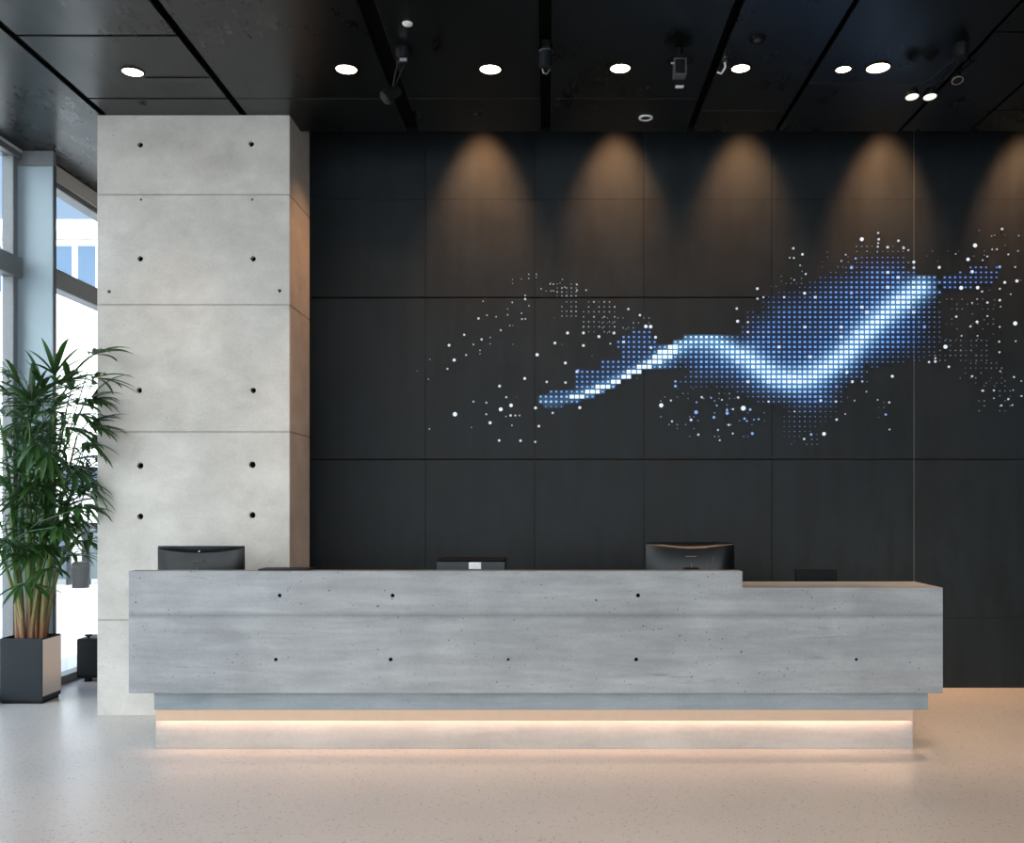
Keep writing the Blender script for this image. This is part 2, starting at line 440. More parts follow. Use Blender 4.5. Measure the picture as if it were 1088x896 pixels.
# ------------------------------------------------------------------ things on the desk
def monitor(x, y, zbase, w, ztop, label, tilt, accent, cable):
    t = thing('computer_monitor', label, 'monitor', (x, y, zbase), 0, 'monitors on the desk')
    h = .37; zc = ztop - zbase - h / 2
    # curved back shell facing the camera (-Y)
    bm = nb(); nx, nz = 24, 16
    grid = []
    for j in range(nz + 1):
        row = []; t01 = j / nz
        for i in range(nx + 1):
            u = i / nx * 2 - 1
            lip = .955 - .075 * (1 - u * u)                 # crescent-shaped lip under the top edge
            T = .75
            v = t01 / T * lip if t01 <= T else lip + (t01 - T) / (1 - T) * (1 - lip)
            side = 1 - abs(u) ** 5
            if t01 <= T: y = .010 + .050 * side * (1 - (t01 / T) ** 3 * .55) * min(1, (t01 / T) * 4 + .2)
            else: y = .010 + .0225 * side * (1 - (t01 - T) / (1 - T)) ** 1.5 - .004 * (1 if t01 > T + .05 else 0)
            row.append(bm.verts.new((u * w / 2 * (1 - .018 * v), -y, (v - .5) * h)))
        grid.append(row)
    for j in range(nz):
        for i in range(nx): bm.faces.new((grid[j][i], grid[j][i + 1], grid[j + 1][i + 1], grid[j + 1][i]))
    # rim skirt back to the bezel
    loop = grid[0] + [r[-1] for r in grid[1:]] + grid[-1][-2::-1] + [r[0] for r in grid[-2:0:-1]]
    back = [bm.verts.new((p.co.x, .0, p.co.z)) for p in loop]
    n = len(loop)
    for i in range(n): bm.faces.new((loop[i], loop[(i + 1) % n], back[(i + 1) % n], back[i]))
    bm.faces.new(back)
    sh = obj('back_shell', bm, M['shell'], t, True, (0, 0, zc), 30)
    sh.rotation_euler = (R(tilt), 0, 0)
    obj('badge', bx(-.035, .035, -.062, -.045, .088, .0915, .001, 1), M['steel'], sh)
    obj('status_light', cyl(nb(), (0, -.034, .152), (0, -.022, .152), .004, n=10), M['silver'], sh) if accent else None
    sc_ = obj('screen_bezel', bx(-w / 2 + .002, w / 2 - .002, .0005, .018, -h / 2 + .003, h / 2 - .002, .004, 1), M['black'], sh)
    obj('screen', bx(-w / 2 + .015, w / 2 - .015, .0182, .0195, -h / 2 + .02, h / 2 - .015), plain('screen_off', (.01, .01, .012), .1), sh)
    nk = nb(); box(nk, -.05, .05, -.02, .012, .012, zc + .02, .01, 2)
    bmesh.ops.translate(nk, verts=nk.verts, vec=(0, -.066, 0))
    obj('stand_neck', nk, M['black'], t, True)
    obj('stand_base', lathe(nb(), [(0, 0), (.13, 0), (.13, .006), (.12, .011), (0, .012)], (0, -.03, 0), 36), M['black'], t, True)
    obj('cable', tube(nb(), [(0.0, -.062, zc + .045), (.0, -.075, zc), (.004, -.092, zc - .12), (.0, -.10, .03), (0, -.12, .006)], .0025), M['steel'], t, True)
    if cable:
        obj('cable', tube(nb(), [(.145, -.045, zc + .09), (.135, -.055, zc + .05), (.125, -.066, zc), (.10, -.09, .1), (.08, -.11, .01)], .002), M['steel'], t, True)
    return t
monitor(PX(214, 6.25), 6.25, .736, .575, PZ(580, 6.25), 'black curved-back monitor standing in front of the concrete column', 3, True, False)
monitor(PX(733, 6.25), 6.25, .736, .595, PZ(576, 6.25), 'black curved-back monitor beside the step down in the counter, facing away', -2, False, True)

# low slate unit with white label
x0, x1 = PX(464, 6.15), PX(537, 6.15)
t = thing('label_printer', 'low slate-grey desktop unit with a white label on its back, midway along the counter', 'printer', ((x0 + x1) / 2, 6.2, .736))
w = (x1 - x0); zt = PZ(597, 6.15) - .736
obj('body', bx(-w / 2, w / 2, -.05, .16, .012, zt, .006, 2), M['slate'], t)
obj('top_lid', bx(-w / 2 + .003, w / 2, -.045, .16, zt + .004, zt + .018, .005, 2), M['black'], t)
obj('label', bx(PX(498, 6.15) - (x0 + x1) / 2, PX(511, 6.15) - (x0 + x1) / 2, -.0515, -.0505, zt - .048, zt - .004), M['sticker'], t)
for sx in (-1, 1):
    obj('foot', cyl(nb(), (sx * (w / 2 - .03), 0, 0), (sx * (w / 2 - .03), 0, .013), .012, n=14), M['black'], t)
# small dark screen behind the lower counter
x0, x1 = PX(845, 6.2), PX(889, 6.2)
t = thing('payment_screen', 'small plain black screen just showing behind the lower counter', 'screen', ((x0 + x1) / 2, 6.2, .736))
w = x1 - x0; zt = PZ(605, 6.2) - .736
obj('housing', bx(-w / 2, w / 2, -.012, .014, zt - .20, zt, .005, 2), M['black'], t)
obj('stand_neck', bx(-.03, .03, -.008, .01, .011, zt - .195, .004, 1), M['black'], t)
obj('stand_base', bx(-.08, .08, -.06, .06, 0, .011, .004, 1), M['black'], t)
# thin dark folder lying on the tall counter
x0, x1 = PX(275, 5.61), PX(329, 5.61)
t = thing('document_folder', 'thin dark folder lying flat on the counter beside the column', 'folder', ((x0 + x1) / 2, 5.615, DZ1 + .0003))
w = x1 - x0
obj('cover', bx(-w / 2, w / 2, -.03, .14, 0, .003, .001, 1), M['black'], t)
obj('cover', bx(-w / 2, w / 2, -.03, .14, .006, .009, .001, 1), M['black'], t)
obj('pages', bx(-w / 2 + .004, w / 2 - .004, -.027, .136, .003, .006), M['slate'], t)

# ------------------------------------------------------------------ black box by the glass
d = 7.89
x0 = PX(81, d); z1 = PZ(679, d); z0 = PZ(721, d)
t = thing('speaker_cabinet', 'black boxy floor cabinet with a knob on top, between glazing and column', 'cabinet', (x0 + .2, d + .15, 0))
obj('body', bx(-.2, .2, -.15, .15, .032, z1, .014, 3), M['black'], t, True)
obj('knob', lathe(nb(), [(0, 0), (.012, 0), (.012, .014), (.03, .016), (.03, .03), (0, .031)], (-.13, -.08, z1 - .001), 18), M['darkgrey'], t, True)
obj('front_grille', bx(-.175, .175, -.154, -.1505, .06, z1 - .03, .002, 1), M['darkgrey'], t)
for sx in (-.12, .12):
    for sy in (-.11, .11):
        obj('foot', lathe(nb(), [(0, 0), (.03, 0), (.026, .033), (0, .033)], (sx, sy, 0), 16), M['black'], t, True)

# ------------------------------------------------------------------ potted palm
rnd = random.Random(11)
pd = 7.03
pot_x0, pot_x1 = -4.095, PX(45, pd)
pot_y0, pot_y1 = pd, pd + .27
pz = PZ(678.5, pd)
pcx, pcy = (pot_x0 + pot_x1) / 2, (pot_y0 + pot_y1) / 2
palm = thing('potted_palm', 'tall leafy green palm in a dark square planter beside the glazing', 'plant', (pcx, pcy, 0))
hw, hd = (pot_x1 - pot_x0) / 2, (pot_y1 - pot_y0) / 2
pb = nb()
box(pb, -hw, hw, -hd, hd, .022, pz)
top = [f for f in pb.faces if f.normal.z > .9 or all(abs(v.co.z - pz) < 1e-5 for v in f.verts)]
r = bmesh.ops.inset_region(pb, faces=top, thickness=.014)
r2 = bmesh.ops.extrude_face_region(pb, geom=top)
bmesh.ops.translate(pb, verts=[v for v in r2['geom'] if isinstance(v, bmesh.types.BMVert)], vec=(0, 0, -.16))
bmesh.ops.delete(pb, geom=top, context='FACES')
bmesh.ops.bevel(pb, geom=[e for e in pb.edges if e.is_manifold and e.calc_face_angle(0) > .5], offset=.004, segments=2, affect='EDGES')
obj('planter', pb, M['planter'], palm)
tag(obj('side_sheen', bx(hw + .0005, hw + .003, -hd + .004, hd - .004, .055, pz - .012, .001, 1), plain('sheen_metal', (.62, .58, .55), .28, 1.0, .04), palm), 'bright side face of the planter, its sheen added as a reflective sheet')  # reflective sheet added to give this side its bright sheen
obj('planter_foot', bx(-hw + .012, hw - .012, -hd + .012, hd - .012, 0, .0215), M['black'], palm)
sb = nb(); bmesh.ops.create_grid(sb, x_segments=14, y_segments=14, size=1)
for v in sb.verts:
    v.co = Vector((v.co.x * (hw - .016), v.co.y * (hd - .016), pz - .05 + rnd.uniform(-.008, .012)))
obj('soil', sb, M['soil'], palm, True)
def stem_mat():
    t = NT('palm_stem')
    sp = t.n.new('ShaderNodeSeparateXYZ'); t.l.new(t.tc.outputs['Object'], sp.inputs[0])
    n = t.noise(t.map((20, 20, 6)), 2, 4)
    f = t.math('ADD', t.math('MULTIPLY', sp.outputs[2], 1.0), t.math('MULTIPLY', t.math('SUBTRACT', n, .5), .5))
    c = t.ramp(f, [(.5, (.19, .075, .035)), (.75, (.17, .15, .05)), (1.0, (.075, .14, .025))])
    return t.set(Base_Color=c, Roughness=.5)
M['stem'] = stem_mat()
def leaf_mat():
    t = NT('palm_leaf')
    n = t.noise(t.map(), 3.2, 4); f = t.noise(t.map(), 40, 3)
    c = t.mix(t.ramp(n, [(.35, 0), (.65, 1)]), (.014, .045, .016), (.045, .125, .028))
    c = t.mix(.25, c, t.mix(f, (.01, .03, .012), (.06, .15, .035)))
    m = t.set(Base_Color=c, Roughness=.36, Specular_IOR_Level=.5)
    tr = t.n.new('ShaderNodeBsdfTranslucent'); tr.inputs['Color'].default_value = (.06, .14, .02, 1)
    mx = t.n.new('ShaderNodeMixShader'); mx.inputs[0].default_value = .18
    t.l.new(t.b.outputs[0], mx.inputs[1]); t.l.new(tr.outputs[0], mx.inputs[2]); t.l.new(mx.outputs[0], t.out.inputs['Surface'])
    return m
M['leaf'] = leaf_mat()
def clampw(p):
    """keep foliage clear of glass, fin and column (world coords)"""
    q = p.copy()
    if q.x < -4.105: q.x = -4.105 + .02 * math.sin(q.z * 40)
    if q.y > 7.31: q.y = 7.31 - .01 * math.cos(q.z * 30)
    if q.x > CX0 - .03 and q.y > CY0 - .03: q.y = CY0 - .035
    return q
base = Vector((pcx, pcy, 0))
def leaflet(bm, o, dirv, L, W, droop, up=Vector((0, 0, 1))):
    d = dirv.normalized(); side = d.cross(up)
    if side.length < .05: side = Vector((1, 0, 0))
    side.normalize(); nseg = 6; prev = None
    p = Vector(o); dd = d.copy()
    for k in range(nseg + 1):
        s = k / nseg
        wv = W * (math.sin(math.pi * min(1, s * .92 + .06)) ** .75) * .5
        if k == nseg: wv = .0008
        nrm = side.cross(dd).normalized()
        a = bm.verts.new(clampw(base + p - side * wv + nrm * wv * .35) - base)
        c = bm.verts.new(clampw(base + p) - base)
        b = bm.verts.new(clampw(base + p + side * wv + nrm * wv * .35) - base)
        if prev:
            bm.faces.new((prev[0], prev[1], c, a)); bm.faces.new((prev[1], prev[2], b, c))
        prev = (a, c, b)
        dd = (dd + Vector((0, 0, -droop * (.35 + s)))).normalized()
        p = p + dd * (L / nseg)
def frond(o, dirv, n, L, spread):
    """petiole tip with a fan of lance-shaped leaflets"""
    bm = nb()
    d = dirv.normalized(); h = d.cross(Vector((0, 0, 1)))
    if h.length < .05: h = Vector((1, 0, 0))
    h.normalize(); v = h.cross(d)
    for k in range(n):
        a = (k / (n - 1) - .5) * 2 * spread
        dv = d * math.cos(a) + h * math.sin(a) + v * rnd.uniform(-.25, .3)
        leaflet(bm, Vector(o) + d * .01 * k / n, dv, L * rnd.uniform(.75, 1.1) * (1 - .25 * abs(a) / spread), rnd.uniform(.030, .046), rnd.uniform(.08, .24))
    return bm
stems = []
for i in range(17):
    a = i * 2.399; rr = .095 * math.sqrt((i + .5) / 17) * 1.1
    b0 = Vector((rr * math.cos(a), rr * math.sin(a) * .85, pz - .06))
    H = rnd.uniform(1.3, 2.2) if i > 5 else rnd.uniform(1.9, 2.3)
    lean = Vector((b0.x * 2.0 + rnd.uniform(-.10, .22) + .03, b0.y * 1.2 + rnd.uniform(-.30, .02), 0))
    pts = []
    for k in range(9):
        s = k / 8
        p = b0 + Vector((0, 0, (H - b0.z) * s)) + lean * (s ** 1.6)
        pts.append(clampw(base + p + Vector((rnd.uniform(-.004, .004), rnd.uniform(-.004, .004), 0))) - base)
    r0 = rnd.uniform(.012, .019)
    obj('stem', tube(nb(), pts, [r0 * (1.25 - .85 * (k / 8)) for k in range(9)], 8), M['stem'], palm, True)
    stems.append(pts)
nf = 0
def stem_at(pts, s):
    f = s * 8; k = min(7, int(f)); return pts[k].lerp(pts[k + 1], f - k)
for i, pts in enumerate(stems):
    H = pts[-1].z
    lv = 6
    for k in range(lv):
        s = 1.0 if k == 0 else 1 - k * rnd.uniform(.06, .11)
        if s < .42: continue
        o = stem_at(pts, min(s, .999))
        az = rnd.uniform(0, 2 * math.pi)
        out = Vector((math.cos(az), math.sin(az) * .8 - .15, 0))
        if o.x + out.x * .4 < -.2: out.x = abs(out.x) * .7
        el = rnd.uniform(.1, .9) if k else rnd.uniform(.7, 1.3)
        dv = Vector((out.x, out.y, el)).normalized()
        pl = rnd.uniform(.14, .36)
        tip = o + dv * pl
        bmp = frond(tip, (dv + Vector((0, 0, -.35))).normalized(), rnd.choice((6, 7, 8, 9)), rnd.uniform(.26, .42), rnd.uniform(.8, 1.25))
        mid = o + dv * pl * .5 + Vector((0, 0, .012))
        tube(bmp, [clampw(base + q) - base for q in (o, mid, tip)], [.005, .004, .003], 5)
        obj('frond', bmp, M['leaf'], palm, True, None, 60); nf += 1
# long fronds reaching in front of the column
for px_, py_, Y_, dx, dz in ((98, 378, 6.5, .9, .35), (100, 402, 6.5, 1, .1), (92, 425, 6.55, 1, -.1), (97, 455, 6.5, 1, .05), (90, 470, 6.55, .9, -.35), (82, 440, 6.6, .9, -.2),
                             (84, 540, 6.6, .9, .0), (72, 405, 6.6, .6, .5), (45, 412, 6.6, -.2, .8), (20, 408, 6.6, -.4, .7), (58, 400, 6.6, .2, .7), (8, 420, 6.6, -.5, .5), (34, 428, 6.5, .1, .6), (80, 430, 6.5, .8, .2), (50, 480, 6.5, .2, -.2), (78, 500, 6.6, .8, -.4), (62, 410, 6.5, .6, .3),
                             (50, 440, 6.5, .3, .2), (70, 455, 6.5, .7, -.1), (30, 430, 6.5, -.3, .3), (38, 470, 6.5, .1, -.3), (60, 560, 6.6, .6, -.3)):
    tip = Vector((PX(px_, Y_), Y_, PZ(py_, Y_))) - base; tz = tip.z
    s0 = min(stems, key=lambda p: abs(p[-1].z - tz + .2)); o = stem_at(s0, .8)
    o = o if abs(o.z - tip.z) < .5 else stem_at(s0, .55)
    bmp = frond(tip, Vector((dx, -.15, dz)), rnd.choice((7, 8, 9)), rnd.uniform(.27, .36), 1.05)
    mid = (o + tip) / 2 + Vector((0, 0, .06))
    tube(bmp, [clampw(base + q) - base for q in (o, mid, tip)], [.006, .005, .003], 6)
    obj('frond', bmp, M['leaf'], palm, True, None, 60); nf += 1

# ------------------------------------------------------------------ LED wall artwork
def vcol_emit(name, strength):
    t = NT(name)
    a = t.n.new('ShaderNodeAttribute'); a.attribute_name = 'Col'
    t.l.new(a.outputs['Color'], t.b.inputs['Emission Color'])
    m = t.set(Base_Color=(.01, .01, .012), Emission_Strength=strength, Roughness=.5)
    m.cycles.emission_sampling = 'NONE'
    return m
M['led'] = vcol_emit('led_pixels', 1.0)
YW = WALL
art = thing('led_wall_artwork', 'wave of blue and white LED light points set into the dark wall', 'light artwork', (PX(770, YW), YW, PZ(370, YW)))
ax, ay, az_ = art.location
core = [(560, 428), (600, 425), (625, 418), (650, 408), (672, 397), (690, 388), (705, 376), (725, 365), (745, 359), (760, 362), (775, 370), (790, 378), (805, 389), (820, 399),
        (840, 404), (860, 401), (880, 390), (900, 375), (915, 358), (930, 343), (945, 330), (962, 317), (978, 306)]
poly = [(569, 421), (584, 415), (608, 416), (610, 393), (622, 392), (634, 396), (638, 385), (658, 380), (656, 364), (664, 354), (676, 352), (692, 352), (697, 366), (704, 370), (715, 364), (727, 357),
        (740, 354), (762, 355), (786, 354), (794, 337), (793, 331), (809, 328), (809, 315), (827, 310), (850, 305), (868, 292), (890, 286), (906, 280), (912, 271), (930, 268), (957, 271),
        (968, 279), (973, 290), (1018, 290), (1030, 281), (1060, 280), (1058, 300), (1022, 309), (1001, 309), (1001, 318), (999, 372), (978, 382), (952, 386), (940, 391), (924, 393), (921, 408),
        (900, 411), (896, 418), (893, 434), (880, 448), (866, 456), (858, 468), (842, 470), (833, 466), (832, 433), (812, 429), (790, 422), (776, 414), (737, 412), (722, 410),
        (718, 404), (727, 399), (722, 391), (694, 392), (680, 396), (660, 407), (634, 421), (610, 428), (600, 433), (570, 432)]
def seg_d(px, py, a, b):
    vx, vy = b[0] - a[0], b[1] - a[1]
    tt = max(0, min(1, ((px - a[0]) * vx + (py - a[1]) * vy) / (vx * vx + vy * vy)))
    return math.hypot(px - a[0] - tt * vx, py - a[1] - tt * vy), a[1] + tt * vy
def inside(px, py):
    c = False; j = len(poly) - 1
    for i in range(len(poly)):
        xi, yi = poly[i]; xj, yj = poly[j]
        if (yi > py) != (yj > py) and px < (xj - xi) * (py - yi) / (yj - yi) + xi: c = not c
        j = i
    return c
def field(px, py):
    """returns mask 0..1, core 0..1, halo 0..1"""
    dm = min(seg_d(px, py, poly[i], poly[i - 1])[0] for i in range(len(poly)))
    ins = inside(px, py)
    d, cy = min(seg_d(px, py, core[i], core[i + 1]) for i in range(len(core) - 1))
    sig = 4.5 if px < 700 else 6.0 if px < 745 else 8.5 if px < 790 else 12.5
    fade = 1.0
    if px < 625: fade = .55 + .45 * max(0, (px - 600) / 25)
    up = py < cy
    if 700 < px < 790 and not up: sig *= 1.5
    if px < 700 and not up: sig = 3.2
    gcore = math.exp(-(d / sig) ** 2) * fade
    halo = math.exp(-(d / 34) ** 2)
    return (1 if ins else 0), dm, gcore, halo
gx0, gy0, gpx, gpy = 783.5, 353.0, 5.50, 5.28
BLUE_LO, BLUE_HI, WHITE = Vector((.05, .12, .38)), Vector((.13, .37, .90)), Vector((.82, .97, 1.08))
rl = random.Random(4)
pixels = []       # x, y, half width, half height, colour
glow = {}
for j in range(-18, 24):
    for i in range(-41, 57):
        px, py = gx0 + i * gpx, gy0 + j * gpy
        if px > 1066 or px < 563: continue
        ins, dm, gc, ha = field(px, py)
        if ins:
            e = min(1, dm / 22)
            left = px < 720
            if px > 955 and py > 312: e *= max(.1, min(1, (1003 - px) / 46))
            if px > 972 and py <= 312: e = max(e, .62)
            m = .35 + .65 * e
            c = BLUE_LO.lerp(BLUE_HI, min(1, .15 + .55 * e + .5 * ha) * m if not left else .75)
            c = c.lerp(Vector((.24, .56, 1.0)), .6 * ha * m)
            c = c.lerp(WHITE * 1.25, gc ** 1.3)
            if px > 985 or py > 425 or (py < 285 and px < 970): c = c.lerp(Vector((.20, .30, .55)), .3)
            s = (.48 + .60 * e + .25 * ha) if not left else 1.0
            s = s + .45 * gc
            if gc > .55 and left: s = 2.15; c = WHITE * 1.25
            c = c * rl.uniform(.85, 1.15)
            if rl.random() < .035: c = c.lerp(Vector((.8, .9, 1.1)), .8); s += .35
            if dm < 5 and not left and rl.random() < .15: continue
            if py > 428: s *= .58
            pixels.append((px, py, s * 1.0, s * .86, c))
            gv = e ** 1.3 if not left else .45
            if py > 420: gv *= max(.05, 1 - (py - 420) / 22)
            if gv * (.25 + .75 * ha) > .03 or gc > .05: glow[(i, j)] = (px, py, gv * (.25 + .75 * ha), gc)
# sparse tails following the same grid: right, top, upper left, below
def tail(x0, x1, y0, y1, dens, c, smin=.35, smax=.6, pitch=(5.5, 5.28), shape=None):
    y = y0
    while y <= y1:
        x = x0
        while x <= x1:
            if rl.random() < dens and (shape is None or shape(x, y)) and not inside(x, y):
                s = rl.uniform(smin, smax)
                pixels.append((x, y, s, s, Vector(c) * rl.uniform(.25, .85)))
            x += pitch[0]
        y += pitch[1]
GREY = (.30, .36, .46)
tail(971, 1053, 362, 386, .8, GREY, .35, .65)
tail(1000, 1055, 318, 362, .35, GREY, .3, .5)
tail(1020, 1064, 386, 408, .55, GREY, .3, .55)
tail(1040, 1078, 405, 440, .3, GREY, .3, .55)
tail(985, 1048, 267, 281, .35, GREY, .3, .5)
tail(1040, 1086, 245, 345, .07, GREY, .3, .5)
tail(910, 962, 262, 272, .6, GREY, .35, .6)
tail(868, 905, 268, 290, .25, GREY, .3, .5)
tail(808, 866, 278, 306, .22, GREY, .3, .5, shape=lambda x, y: y > 306 - (x - 800) * .45)
tail(835, 890, 296, 306, .5, GREY, .35, .5)
tail(592, 613, 302, 315, .85, (.55, .58, .6), .4, .75, (5.0, 4.2))
tail(580, 600, 301, 312, .4, (.5, .52, .55), .35, .55, (5.0, 4.2))
tail(597, 616, 321, 336, .8, (.55, .58, .62), .4, .75, (5.0, 5.0))
tail(620, 658, 321, 356, .88, (.55, .60, .66), .4, .75)
tail(640, 690, 338, 358, .5, (.4, .5, .65), .4, .6)
tail(720, 832, 413, 424, .3, (.25, .36, .6), .4, .6)
tail(835, 870, 430, 476, .3, (.25, .36, .6), .35, .55)
tail(702, 815, 422, 465, .10, (.25, .38, .75), .4, .7, (4.4, 4.2))
tail(895, 950, 412, 445, .05, GREY, .3, .5)
tail(545, 700, 330, 440, .012, GREY, .3, .55, (4, 4))
tail(575, 605, 432, 436, .6, (.25, .38, .7), .35, .5)
S = '''508.4,338.5,1.4 517.3,335.1,.9 527.1,336.7,.9 532,351,1.2 493.2,355.9,1.4 511.7,360.8,1.4 477.1,367,1.7 503,366.2,1 495.2,377.3,1.2 482.5,382.7,1.9 475.4,392,1.2
520.9,358.6,.8 520.9,365.5,.7 510,372.4,.9 510,376,.7 456.8,382,.7 455.3,403,.8 443.4,394.5,.6 570.7,377.1,2 589.6,364.6,1.7 603,353.9,1.8 600.6,385.8,1.8 557.5,402.3,1.8 530.7,410.4,1.7
580.9,405.9,1.5 600.8,406.6,1.5 537.9,422.2,1.3 503,426.9,1.2 516.7,428,1.2 543,430.9,2.2 532,435.1,2.4 483.4,440.3,2.7 516.7,440.3,1.2 520.7,449.4,1.9 542.5,441.6,1.5 547.5,441.6,1.2
552,441.6,1 537.6,442.7,.9 543.9,452.1,1 501,454.3,.8 456.2,455.9,1 530.3,468.2,1.6 553,468.4,1.6 572.5,453,1.6 568.7,469.7,1.4 587.2,438.9,1.4 616,433.3,1.9 569,433.6,1.8 513.3,320.2,.9
544.3,321.5,1 558,318,1.4 558,314,1 554.6,339.2,1.1 558.2,339,1 554.2,333,.9 539.4,328.4,.7 539.4,334.7,.9 541.7,346,.8 562,325,.9 561.7,291.6,.8 569.8,291.6,.9 561.7,296,.8 569.8,294.8,.7
554,296.7,.6 544.5,297.4,.6 544.5,301.4,.6 575,307,.9 597.5,297,.7 584.5,302,.8 588,302,.9 585.5,309.2,.8 588,309.2,.8 622.8,308.4,1 613,302.5,1.1 613,308.5,1.1
667.6,328.5,1.4 679.9,335,1.5 686.2,347,2.2 691.3,347.2,2.1 696.5,358.5,1.8 691.6,369.5,1.7 619.9,353.9,1.7 619.9,367.3,1.7 652.3,354,1.7 636.3,357.8,1.8 648.4,365.3,1.1 702.5,430.9,2.6
712.8,425.7,1.3 714,447.9,1.3 734.2,446.3,1.7 742,462,1.4 762.8,457,1.2 764.7,468,1.2 774.4,451.7,1.4 778.8,435,1.3 789.7,433.9,3 778.6,460.8,1.2 875.5,461.2,2.3 888.8,446,1.5
745.6,422.2,1.4 767,425,1.1 784.2,422.5,1.5 871.9,425.9,1.8 854.3,466.6,1.4 898,440,1 804.6,306.9,1.7 804.8,317.5,1.4 782.7,328,1.5 783.7,341.5,1.9 842.8,264,1.4 852.5,270.4,1.6
843.4,274.2,1.2 839,274,1 856,291.3,1.3 854.8,311.6,1.9 850,282,1 843.8,297.7,1 893.8,277.5,1 898.5,270.8,1 915.6,254.4,2.4 932.9,247.8,1.3 933.5,254.4,1.5 933,258.5,1.2 932.5,262.3,1.3
943,262.9,1.6 954.4,256,1.5 960,263.7,1.5 965,266,1.2 970.8,278.7,1.8 970.8,284.6,1.5 997.9,284.3,1.8 1064.5,243.5,1.5 1035.9,261,2.5 1028.4,275.8,2.1 1032.7,288.9,2 1021.1,306,2.4
1038.6,305.8,2.1 1080.3,298.7,1.9 1067.4,300.3,1.7 1062.2,307,1.2 1062.1,319.2,1.5 1049,321.7,1.4 1043.3,310,1.2 1078.5,283.9,1.1 1071.2,270.5,1.1 1059,265,1.1 1054,265.2,1 1048.9,272.7,1.1
1043.9,276.6,1 1081.5,266.8,.9 1082.3,250.6,.8 1053.4,251,.7 1015.3,270,.9 1073.7,312.8,.9 1063,326,.9 1038,318,.9 1032.7,322,1 1015.9,336.6,1.4 1049,336,1.1 1038,342.2,1.7 1078.5,343.8,2.5
1031,347,1.3 1062,347.6,1.1 1004.4,368.6,2.5 1061.5,363.2,1.2 1079,362.7,1 1061.8,374.4,1.2 1008,389.9,1.5 993.7,384.3,1.6 993.7,380.7,1.2 987,384.9,1.4 1032.7,400,1.3 1077.2,400.8,1.2
1062.6,394.6,1 1043.9,415.3,1.4 1055.8,415,1.2 1071.2,424.2,1.3 1063.8,431,1.2 1075.5,430.6,1 1085.2,421,1.1 1085,405,.9 1055.8,423.3,.9 1076.3,414.8,.8 948,400,1.8 944.7,427.8,1.3 932.4,425,1
920.5,416.3,1 945,456.5,1.1 899.5,395.5,2.1 905.4,405.7,1.8 916,405.5,1.3 907.9,425.8,1 1021.5,357,1 1038.5,357,1'''
B = '''739.6,438.2,2.3 758.5,443.6,1.7 772.6,439.2,2 772.4,436,1.4 797,435.4,1.6 799.3,460.8,1.7 861.8,461.8,1.5 904.6,284.4,2 909,274.8,1.3 1062,283.8,1.7 888.5,411,1.6 717.6,410.4,1.7
717.6,405.4,1.4 941,440.6,1.4 806,445.6,1.2 801,446,1 791,445,1.4 793.5,447.5,1.1 761.6,431,1.1 755.6,423,1 740,427.6,1.1 982,347.6,1.8 904.5,311.2,2 614,394,1.7'''
stars = [(*map(float, e.split(',')), 0) for e in S.split()] + [(*map(float, e.split(',')), 1) for e in B.split()]
stars.sort(key=lambda s: -s[2])
def led_mesh(items, star):
    verts, faces, cols = [], [], []
    for it in items:
        if star:
            px, py, r, col = it
            n = 12; x, z, rr = PX(px, YW) - ax, PZ(py, YW) - az_, r * YW / F
            b0 = len(verts)
            for lev, (f, dep) in enumerate(((1, -.001), (.92, -.006), (.55, -.010))):
                for k in range(n):
                    a = 2 * math.pi * k / n
                    verts.append((x + rr * f * math.cos(a), dep, z + rr * f * math.sin(a)))
            verts.append((x, -.011, z))
            for lev in range(2):
                for k in range(n):
                    q = (k + 1) % n
                    faces.append((b0 + lev * n + k, b0 + lev * n + q, b0 + (lev + 1) * n + q, b0 + (lev + 1) * n + k))
            for k in range(n): faces.append((b0 + 2 * n + k, b0 + 2 * n + (k + 1) % n, b0 + 3 * n))
            cols += [col] * (3 * n + 1)
        else:
            px, py, sx, sy, col = it
            x, z = PX(px, YW) - ax, PZ(py, YW) - az_; hx, hz = sx * YW / F, sy * YW / F
            b0 = len(verts)
            for y in (-.002, -.008):
                verts += [(x - hx, y, z - hz), (x + hx, y, z - hz), (x + hx, y, z + hz), (x - hx, y, z + hz)]
            faces += [(b0 + 4, b0 + 5, b0 + 6, b0 + 7)] + [(b0 + k, b0 + (k + 1) % 4, b0 + 4 + (k + 1) % 4, b0 + 4 + k) for k in range(4)]
            cols += [col] * 8
    me = bpy.data.meshes.new('led'); me.from_pydata(verts, [], faces)
    at = me.color_attributes.new('Col', 'FLOAT_COLOR', 'POINT')
    for k, c in enumerate(cols): at.data[k].color = (c[0], c[1], c[2], 1)
    me.materials.append(M['led']); me.validate()
    return me
def star_item(s):
    px, py, r, blue = s
    k = min(1, .12 + r * .40)
    c = Vector((.24, .42, .95)) if blue else Vector((.85, .93, 1.05)) * k
    return (px, py, r * .86, c)
for s in stars[:100]:
    o = bpy.data.objects.new('light_point', led_mesh([star_item(s)], True)); COL.objects.link(o); o.parent = art
o = bpy.data.objects.new('light_points', led_mesh([star_item(s) for s in stars[100:]], True)); COL.objects.link(o); o.parent = art; o['kind'] = 'stuff'
o = bpy.data.objects.new('pixel_grid', led_mesh(pixels, False)); COL.objects.link(o); o.parent = art; o['kind'] = 'stuff'
